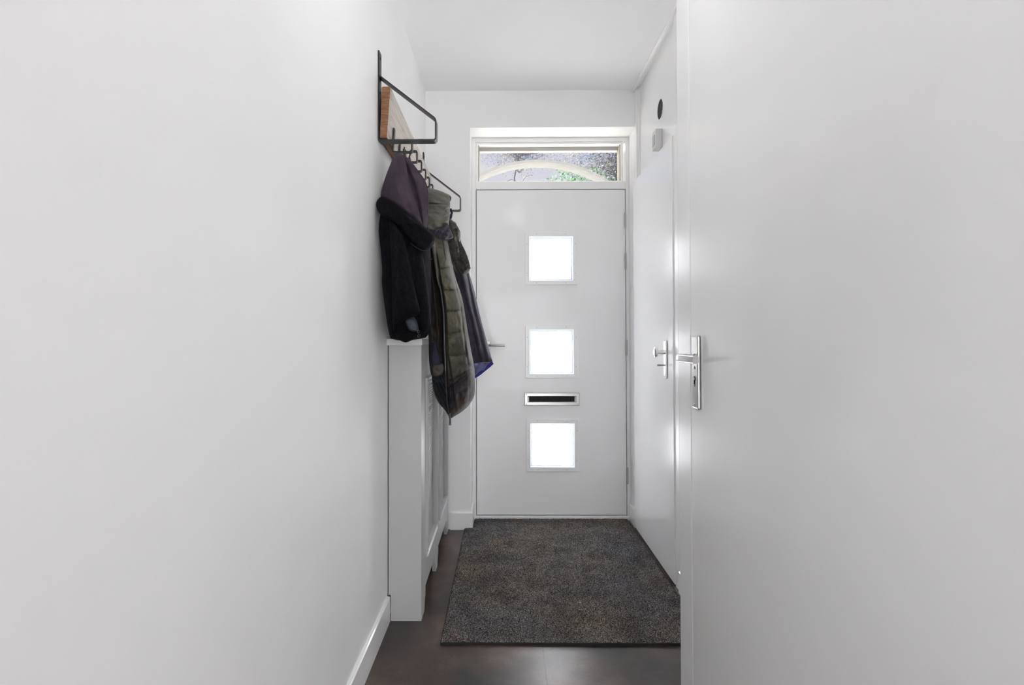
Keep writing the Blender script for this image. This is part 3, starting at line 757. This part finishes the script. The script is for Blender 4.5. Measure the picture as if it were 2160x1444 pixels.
def hood_fold(u, v, s, t):
    d = u - interp(seam, v)
    h = 0.006 * ridge(d + 8, 6)
    h += 0.007 * nz(u, v, 0.035, 2) + 0.005 * ridge(d + 26, 8) * t
    return h
garment('hood', [(838, 324), (829, 334), (817, 362), (806, 395), (803, 412), (803, 424)],
        [(847, 324), (855, 340), (859, 368), (868, 402), (881, 440), (892, 475)],
        [(838, 324), (843, 322), (847, 324)], [(803, 424), (822, 428), (850, 448), (876, 466), (892, 475)],
        2.035, 2.020, 0.055, 0.08, hood_fold, M_suede, c1, 70, 80, label='plum brown suede hood')
def hs_fold(u, v, s, t): return -0.020 * ridge(s - 0.22, 0.22) * min(1, 4 * t) + 0.006 * nz(u, v, 0.04, 6)
garment('hood_side', [(845, 325), (852, 342), (856, 368), (865, 402), (878, 440), (889, 475)], [(848, 324), (864, 336), (884, 362), (897, 382), (903, 412), (902, 450), (899, 478)],
        [(845, 325), (847, 324), (848, 324)], [(889, 475), (894, 479), (899, 478)], 2.050, 2.085, 0.040, 0.06, hs_fold, M_suede, c1, 50, 80, label='right half of the plum suede hood')
tb = NB(); eg = poly([(847, 325), (855, 341), (859, 368), (868, 402), (881, 440), (892, 475)])
tube(tb, [P(eg(i / 40).x - .5, eg(i / 40).y, 2.0275 - 0.007 * math.sin(i / 40 * 3.14)) for i in range(41)], 0.0010, 8); obj('hood_seam', tb, M_suede, c1, smooth=60)
tb = NB(); eg = poly([(849, 326), (866, 340), (885, 364), (899, 386), (903, 412), (902, 450), (898, 477)])
tube(tb, [P(eg(i / 40).x - .5, eg(i / 40).y, 2.066) for i in range(41)], 0.0014, 8); obj('hood_seam', tb, M_suede, c1, smooth=60)
garment('pocket_lining', [(852, 674), (856, 686), (864, 697)], [(873, 667), (880, 680), (883, 698)], [(852, 674), (862, 670), (873, 667)], [(864, 697), (874, 699), (883, 698)],
        1.990, 1.995, 0.014, 0.03, lambda u, v, s, t: 0.004 * ridge(u - 878 - (v - 690) * .2, 2) + 0.003 * nz(u, v, .12), M_bluepocket, c1, 24, 24, label='slate blue satin lining showing at the hem')
garment('hem_fold', [(834, 700), (838, 712), (846, 719)], [(888, 695), (890, 703), (880, 712)], [(834, 700), (850, 697), (868, 699), (888, 695)], [(846, 719), (856, 722), (866, 718), (880, 712)],
        1.985, 2.03, 0.03, 0.04, col_fold, M_fur, c1, 50, 24)
tb = NB()
for (u, v) in ((882.5, 699), (883.5, 708)):
    cc = P(u, v, 1.985); pts = [cc + Vector((0.0042 * math.cos(a), 0.001 * math.sin(2 * a), 0.0052 * math.sin(a))) for a in [2 * math.pi * k / 20 for k in range(20)]]
    tube(tb, pts + [pts[0]], 0.0009, 6)
obj('ring', tb, M_teeth, c1, smooth=60, label='small silver rings')
tb = NB(); tube(tb, [(-0.392, 2.100, 1.862), (-0.390, 2.098, 1.845), (-0.384, 2.095, 1.825), (-0.378, 2.092, 1.812)], 0.003, 8)
tube(tb, [(-0.366, 2.118, 1.864), (-0.368, 2.112, 1.845), (-0.372, 2.105, 1.825), (-0.374, 2.096, 1.812)], 0.003, 8); obj('hanging_loop', tb, M_tape, c1, smooth=60)

# ---- olive camouflage puffer coat, middle
c2 = root('puffer_coat', (-0.22, 2.45, 0.95), 'long olive and brown quilted puffer coat with open zip, hanging in the middle', 'coat')
zip_l = [(505, 908), (540, 918), (580, 924), (620, 931), (660, 936), (700, 937), (740, 938), (760, 939), (800, 941), (840, 943), (872, 947)]
col_s = [(500, 940), (560, 951), (600, 961), (640, 971), (700, 978), (745, 984), (790, 990)]
def puff(v, seams, d=0.0):
    v -= d
    for a, c_ in zip(seams, seams[1:]):
        if a <= v < c_: x = (v - a) / (c_ - a); return max(0.0, math.sin(math.pi * x)) ** 0.45
    return 0.0
S1 = [470, 520, 566, 612, 657, 701, 748, 800, 850, 900]; S2 = [480, 540, 590, 652, 710, 775, 835, 890]
def puffer_fold(u, v, s, t):
    cs = interp(col_s, v); low = step(v - 752, 6)
    d1_ = 6 * nz(u, v, 0.03) + 0.10 * (u - 950)
    h1 = puff(v, S1, -d1_); h2 = puff(v, S2, -d1_)
    w = step(u - cs, 1.2)
    h = (0.040 * h1 * (1 - w) + 0.034 * h2 * w - 0.024 * ridge(u - cs, 2.2)) * (1 - 0.75 * low)
    # lower camouflage part: large soft diagonal folds
    h += 2.4 * low * (0.016 * ridge((v - 800) + (u - 960) * 0.55, 10) - 0.012 * ridge((v - 790) + (u - 975) * 0.5, 3) - 0.010 * ridge((v - 815) + (u - 950) * 0.7, 3)
                + 0.010 * ridge(u - 955 - (v - 800) * 0.1, 5) - 0.010 * ridge(u - 947 - (v - 770) * .15, 3) + 0.008 * ridge((v - 835) + (u - 955) * 0.5, 9))
    h += 0.010 * abs(nz(u * 1.3, v * .8, 0.07, 4)) + 0.003 * abs(nz(u, v, 0.17, 9)) + 0.010 * nz(u, v, 0.04, 1)
    h += 0.006 * ridge(u - interp(zip_l, v) - 6, 5)
    return h
garment('body', [(905, 500), (918, 540), (924, 580), (931, 620), (936, 660), (937, 700), (938, 740), (940, 790), (942, 830), (946, 872)],
        [(942, 500), (950, 540), (959, 580), (975, 630), (985, 690), (994, 740), (1000, 775), (1002, 810), (1000, 835), (990, 853), (974, 868), (958, 878)],
        [(905, 500), (920, 494), (934, 496), (942, 500)], [(946, 872), (949, 880), (953, 881), (958, 878)],
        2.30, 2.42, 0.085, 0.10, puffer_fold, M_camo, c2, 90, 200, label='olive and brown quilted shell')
def lin_fold(u, v, s, t): return 0.010 * ridge(u - interp([(500, 900), (600, 915), (700, 925), (800, 926)], v), 4) + 0.006 * nz(u, v * .4, 0.12, 3)
garment('front_facing', [(893, 512), (897, 560), (900, 620), (902, 680), (904, 720), (905, 760), (909, 790)],
        [(914, 518), (922, 575), (929, 620), (934, 660), (935, 700), (936, 740), (939, 790)],
        [(893, 512), (904, 508), (914, 518)], [(909, 790), (922, 796), (939, 790)],
        2.30, 2.31, 0.03, 0.10, lin_fold, M_dklin, c2, 40, 120, label='dark brown inner facing left of the zip')
garment('inner_lining', [(912, 722), (908, 750), (908, 775), (910, 790)], [(922, 726), (928, 745), (935, 775), (936, 790)], [(912, 722), (917, 718), (922, 726)], [(910, 790), (922, 786), (936, 790)],
        2.255, 2.262, 0.014, 0.03, lambda u, v, s, t: 0.003 * nz(u, v, .1), M_navy, c2, 26, 36, label='dark navy inner lining')
garment('pocket_flap', [(914, 768), (911, 780), (914, 794)], [(934, 766), (937, 778), (933, 792)], [(914, 768), (924, 768), (934, 766)], [(914, 794), (922, 794), (933, 792)],
        2.24, 2.245, 0.018, 0.03, lambda u, v, s, t: 0.003 * nz(u, v, .14, 6), M_camo, c2, 24, 24, label='olive brown pocket flap')
def sat_fold(u, v, s, t):
    x = (u - 930) - (v - 830) * 0.42
    return 0.011 * math.sin(x * 0.85 + 0.6 * math.sin(v * .05)) * min(1, 3 * t) + 0.004 * nz(u, v, .1, 8)
garment('hem_lining', [(911, 784), (912, 810), (918, 835), (926, 850), (936, 862)], [(940, 788), (942, 815), (944, 840), (948, 874)], [(911, 784), (920, 784), (930, 784), (940, 788)], [(936, 862), (940, 868), (944, 873), (948, 874)],
        2.27, 2.28, 0.022, 0.08, sat_fold, M_blklin, c2, 70, 70, label='gathered black satin lining at the hem')
garment('shoulder_panel', [(906, 500), (912, 530), (917, 560), (921, 590)], [(917, 508), (922, 540), (926, 575), (928, 606)], [(906, 500), (911, 500), (917, 508)], [(921, 590), (925, 604), (928, 606)],
        2.235, 2.24, 0.014, 0.03, lambda u, v, s, t: 0.006 * puff(v, [490, 515, 546, 580, 610]) + .002 * nz(u, v, .2), M_hood2, c2, 22, 60)
# hood bunched up on the hook
def h2_fold(u, v, s, t):
    h = 0.012 * nz(u, v, 0.05, 3)
    h -= 0.012 * ridge(v - 430 - 0.05 * (u - 920), 1.5)
    h += 0.010 * math.sin((v - 0.35 * u) * 0.42) * max(0, s - 0.35) * 1.5 + 0.006 * math.sin((v + 0.5 * u) * 0.9) * max(0, s - 0.6) * 2
    h += 0.006 * abs(nz(u, v * 2, 0.06, 5))
    return h
garment('hood', [(895, 396), (896, 430), (896, 470), (897, 490)], [(948, 411), (949, 430), (948, 455), (945, 474)],
        [(895, 396), (909, 397), (930, 403), (948, 411)], [(897, 490), (914, 492), (932, 482), (945, 474)],
        2.37, 2.43, 0.07, 0.09, h2_fold, M_hood2, c2, 60, 80, label='olive grey bunched hood')
garment('hood_corner', [(945, 410), (946, 416), (948, 421)], [(952, 416), (951, 419), (950, 422)], [(945, 410), (949, 412), (952, 416)], [(948, 421), (949, 422), (950, 422)], 2.44, 2.45, 0.01, 0.03, lambda *a: 0, M_parka, c2, 10, 10)
garment('collar', [(898, 478), (906, 490), (916, 498)], [(944, 470), (950, 484), (957, 500)], [(898, 478), (914, 484), (930, 480), (944, 470)], [(916, 498), (928, 503), (942, 505), (957, 500)],
        2.30, 2.38, 0.035, 0.06, lambda u, v, s, t: 0.009 * math.sin(u * 0.45 + v * .3) + 0.010 * nz(u, v, .15), M_plum, c2, 50, 24, label='brown lined collar edge')
tb = NB(); tube(tb, [P(u, v, 2.31) for u, v in ((917, 500), (928, 504), (940, 506), (954, 504))], 0.0022, 8); obj('collar_piping', tb, M_tape, c2, smooth=60)
# zipper line, teeth, pull, drawcord
zp = [P(interp(zip_l, v) - 0.5, v, interp([(505, 2.30), (600, 2.265), (800, 2.255), (880, 2.265)], v)) for v in range(512, 880, 4)]
tb = NB(); tube(tb, zp, 0.0036, 8); zt = obj('zipper', tb, M_tape, c2, smooth=60, label='dark zip with pale metal teeth')
tb = NB()
for i in range(18, len(zp) - 24):
    for k in range(2):
        q = zp[i].lerp(zp[i + 1], k / 2); box(tb, q.x + 0.0012, q.x + 0.0034, q.y - 0.0045, q.y - 0.002, q.z - 0.0014, q.z + 0.0014)
obj('zipper_teeth', tb, M_teeth, zt)
q = P(948.5, 876, 2.262); tb = NB(); box(tb, q.x - 0.004, q.x + 0.004, q.y - 0.006, q.y + 0.002, q.z - 0.012, q.z + 0.010, bev=0.002)
box(tb, q.x - 0.003, q.x + 0.006, q.y - 0.004, q.y - 0.001, q.z - 0.040, q.z - 0.011, bev=0.001)
obj('zipper_pull', tb, M_black, zt)
tb = NB(); box(tb, q.x - 0.0005, q.x + 0.0035, q.y - 0.0055, q.y - 0.0035, q.z - 0.038, q.z - 0.033); box(tb, q.x - 0.002, q.x + 0.001, q.y - 0.0055, q.y - 0.0035, q.z - 0.021, q.z - 0.018); obj('rivet', tb, M_teeth, zt)
tb = NB(); tube(tb, [P(u, v, y) for u, v, y in ((933, 505, 2.30), (936, 520, 2.265), (938, 535, 2.25), (940, 548, 2.25))], 0.0024, 8); obj('drawcord', tb, M_tape, c2, smooth=60)
tb = NB(); tube(tb, [P(u, v, 2.225) for u, v in ((908, 547), (911.5, 546))], 0.0016, 6); obj('snap', tb, M_teeth, c2)

# ---- plum black long coat with blue lining, furthest
c3 = root('rain_coat', (-0.18, 2.72, 1.0), 'plum black long coat with royal blue lining hanging furthest, nearest the front door', 'coat')
def plum_fold(u, v, s, t):
    h = 0.020 * ridge(u - interp([(560, 972), (640, 990), (700, 1005), (780, 1022)], v), 5) - 0.012 * ridge(u - interp([(560, 982), (640, 998), (700, 1012), (780, 1030)], v), 3)
    h += 0.015 * ridge(u - interp([(560, 990), (640, 1002), (700, 1020), (780, 1036)], v), 4)
    return h + 0.006 * nz(u, v * .5, 0.09, 3) + 0.0025 * abs(nz(u, v, .25))
garment('body', [(948, 470), (955, 560), (965, 640), (975, 720), (985, 790)], [(962, 470), (986, 562), (1002, 620), (1016, 680), (1030, 730), (1040, 764)],
        [(948, 470), (955, 466), (962, 470)], [(985, 778), (1003, 774), (1022, 768), (1040, 762)],
        2.64, 2.70, 0.07, 0.20, plum_fold, M_plum, c3, 70, 120, label='plum black shell')
garment('lining', [(985, 768), (986, 784), (990, 797)], [(1036, 764), (1037, 768), (1035, 771)], [(985, 768), (1003, 764), (1020, 762), (1036, 762)], [(990, 797), (1004, 795), (1018, 784), (1035, 771)],
        2.62, 2.62, 0.028, 0.05, lambda u, v, s, t: 0.004 * math.sin(u * .5 + v * .25), M_lilac, c3, 50, 16, label='blue grey inside of the hem')
tb = NB(); tube(tb, [P(u, v, 2.60) for u, v in ((990, 798), (1003, 793), (1012, 787), (1022, 779), (1032, 771), (1039, 764))], 0.0085, 10); obj('hem_binding', tb, M_blue, c3, smooth=60, label='royal blue binding along the hem')
def hd_fold(u, v, s, t): return 0.020 * nz(u, v, 0.06, 2) + 0.014 * abs(nz(u, v, .16, 4)) - 0.010 * ridge(u - interp([(470, 956), (520, 968), (575, 972)], v), 3)
garment('hood', [(940, 470), (940, 500), (946, 535), (955, 560), (965, 577)], [(954, 470), (970, 486), (970, 508), (973, 532), (982, 552), (991, 570)],
        [(940, 470), (947, 464), (954, 470)], [(965, 577), (974, 580), (984, 577), (991, 570)],
        2.60, 2.62, 0.06, 0.10, hd_fold, M_parka, c3, 60, 90, label='dark olive grey hood')
garment('hood_lining', [(968, 512), (969, 535), (975, 553), (985, 565)], [(972, 510), (981, 528), (988, 546), (993, 566)], [(968, 512), (970, 508), (972, 510)], [(985, 565), (989, 569), (993, 566)],
        2.550, 2.550, 0.014, 0.03, lambda u, v, s, t: 0.006 * abs(nz(u, v, .22, 1)) + 0.003 * math.sin(v * .8 + u * .6), M_quilt, c3, 30, 60, label='crinkled quilted hood lining')
garment('hood_trim', [(945, 464), (947, 480), (951, 492)], [(952, 462), (963, 474), (968, 482)], [(945, 464), (948, 461), (952, 462)], [(951, 492), (958, 484), (968, 482)],
        2.548, 2.55, 0.012, 0.03, lambda u, v, s, t: 0.005 * abs(nz(u, v, .22, 6)), M_quilt, c3, 24, 24)
tb = NB(); tube(tb, [P(u, v, 2.66) for u, v in ((950, 440), (953, 448), (951, 458), (948, 466))], 0.006, 8); tube(tb, [Vector((-0.372, 2.842, 1.862)), Vector((-0.366, 2.838, 1.835)), Vector((-0.350, 2.80, 1.80)), P(948, 452, 2.72), P(949, 466, 2.68), P(952, 474, 2.66)], 0.004, 8); obj('hanging_loop', tb, M_navy, c3, smooth=60)

# ------------------------------------------------------------------ outside
struct('trim_5', bx(-0.50, 1.10, E + 0.401, 3.86, 2.458, 2.50), M_cream, 'unseen added canopy board over the front door outside', 'sun_blocker')  # board added out of view to keep direct sun off the transom
struct('ground', bx(-12, 14, E + 0.40, 26, -0.14, -0.02), M_paving, 'pale paving outside the front door', 'ground')
def arch():
    b = NB(); y0 = 4.55; c = P(1142, 345, y0); pL, pR = P(1009, 373, y0), P(1256, 378, y0)
    half = (pR.x - pL.x) / 2; cx = c.x - 0.03; sag = c.z - (pL.z + pR.z) / 2; Rr = (half ** 2 + sag ** 2) / (2 * sag); cz = c.z - Rr
    A = []
    n = 48; path = [(cx - Rr, 0.0, 0)] 
    pts = [(Vector((-1, 0)), Vector((cx - Rr, -0.02))), ] + [(Vector((-math.cos(math.pi * i / n), math.sin(math.pi * i / n))), Vector((cx - Rr * math.cos(math.pi * i / n), cz + Rr * math.sin(math.pi * i / n)))) for i in range(n + 1)] + [(Vector((1, 0)), Vector((cx + Rr, -0.02)))]
    rings = []
    for nrm, p in pts:
        o_ = p + nrm * 0.035; i_ = p - nrm * 0.0; m_ = p + nrm * 0.012
        rings.append([b.verts.new(q) for q in ((o_.x, y0, o_.y), (m_.x, y0, m_.y), (m_.x, y0 + 0.03, m_.y), (i_.x, y0 + 0.04, i_.y), (i_.x, y0 + 0.11, i_.y), (o_.x, y0 + 0.11, o_.y))])
    for A, B in zip(rings, rings[1:]):
        for k in range(6): b.faces.new((A[k], A[(k + 1) % 6], B[(k + 1) % 6], B[k]))
    b.faces.new(rings[0][::-1]); b.faces.new(rings[-1])
    obj('garden_arch', b, M_arch, None, smooth=40, label='white curved garden arch seen through the transom window', cat='arch')
arch()
def leaves(bm, c, rad, n, size, seed, shell=0.45):
    rnd = random.Random(seed)
    for _ in range(n):
        d = Vector((rnd.gauss(0, 1), rnd.gauss(0, 1), rnd.gauss(0, 1))).normalized(); r = (shell + (1 - shell) * rnd.random())
        p = Vector(c) + Vector((d.x * rad[0], d.y * rad[1], d.z * rad[2])) * r
        p += Vector((rnd.gauss(0, .08), rnd.gauss(0, .08), rnd.gauss(0, .08))) * rad[0]
        a = Vector((rnd.gauss(0, 1), rnd.gauss(0, 1), rnd.gauss(0, 1))).normalized(); s_ = a.orthogonal().normalized(); k = size * rnd.uniform(.6, 1.4); w = k * 0.32; nn = a.cross(s_) * k * .12
        v0 = bm.verts.new(p - a * k * .5); v1 = bm.verts.new(p + s_ * w + nn); v2 = bm.verts.new(p + a * k * .5); v3 = bm.verts.new(p - s_ * w + nn)
        bm.faces.new((v0, v1, v2)); bm.faces.new((v0, v2, v3))
def tree(name, base, h, crown, rad, n, size, m, seed, label, cat):
    r = root(name, base, label, cat); rnd = random.Random(seed)
    b = NB(); top = Vector(crown); bs = Vector(base)
    tube(b, [bs + (top - bs) * (i / 8) + Vector((rnd.gauss(0, .04), rnd.gauss(0, .04), 0)) for i in range(9)], [0.055 * (1 - i / 10) for i in range(9)], 8)
    for k in range(16):
        s0 = bs + (top - bs) * rnd.uniform(.55, .98); d = Vector((rnd.gauss(0, 1) * rad[0], rnd.gauss(0, 1) * rad[1], abs(rnd.gauss(0, .8)) * rad[2])) * .55
        tube(b, [s0, s0 + d * .5 + Vector((0, 0, .08)), s0 + d], [0.016, 0.010, 0.004], 5)
    obj('trunk', b, M_bark, r, smooth=60)
    b = NB(); leaves(b, crown, rad, n, size, seed + 1, 0.1); obj('foliage', b, m, r, recalc=False)
tree('garden_tree', (2.1, 9.5, -0.02), 4, (2.15, 9.5, 4.1), (1.25, 1.1, 1.1), 26000, 0.034, M_tleaf, 11, 'silvery garden tree at the right of the transom view', 'tree')
tree('shrub', (0.85, 7.2, -0.02), 3, (0.98, 7.2, 2.75), (0.62, 0.55, 0.62), 14000, 0.034, M_hedge, 21, 'bright green leafy shrub seen beneath the white arch', 'shrub')
tree('garden_tree', (0.2, 12.0, -0.02), 5, (0.35, 12.0, 5.35), (0.9, 0.8, 0.55), 6500, 0.034, M_tleaf, 31, 'pale sparse tree behind the top of the arch', 'tree')
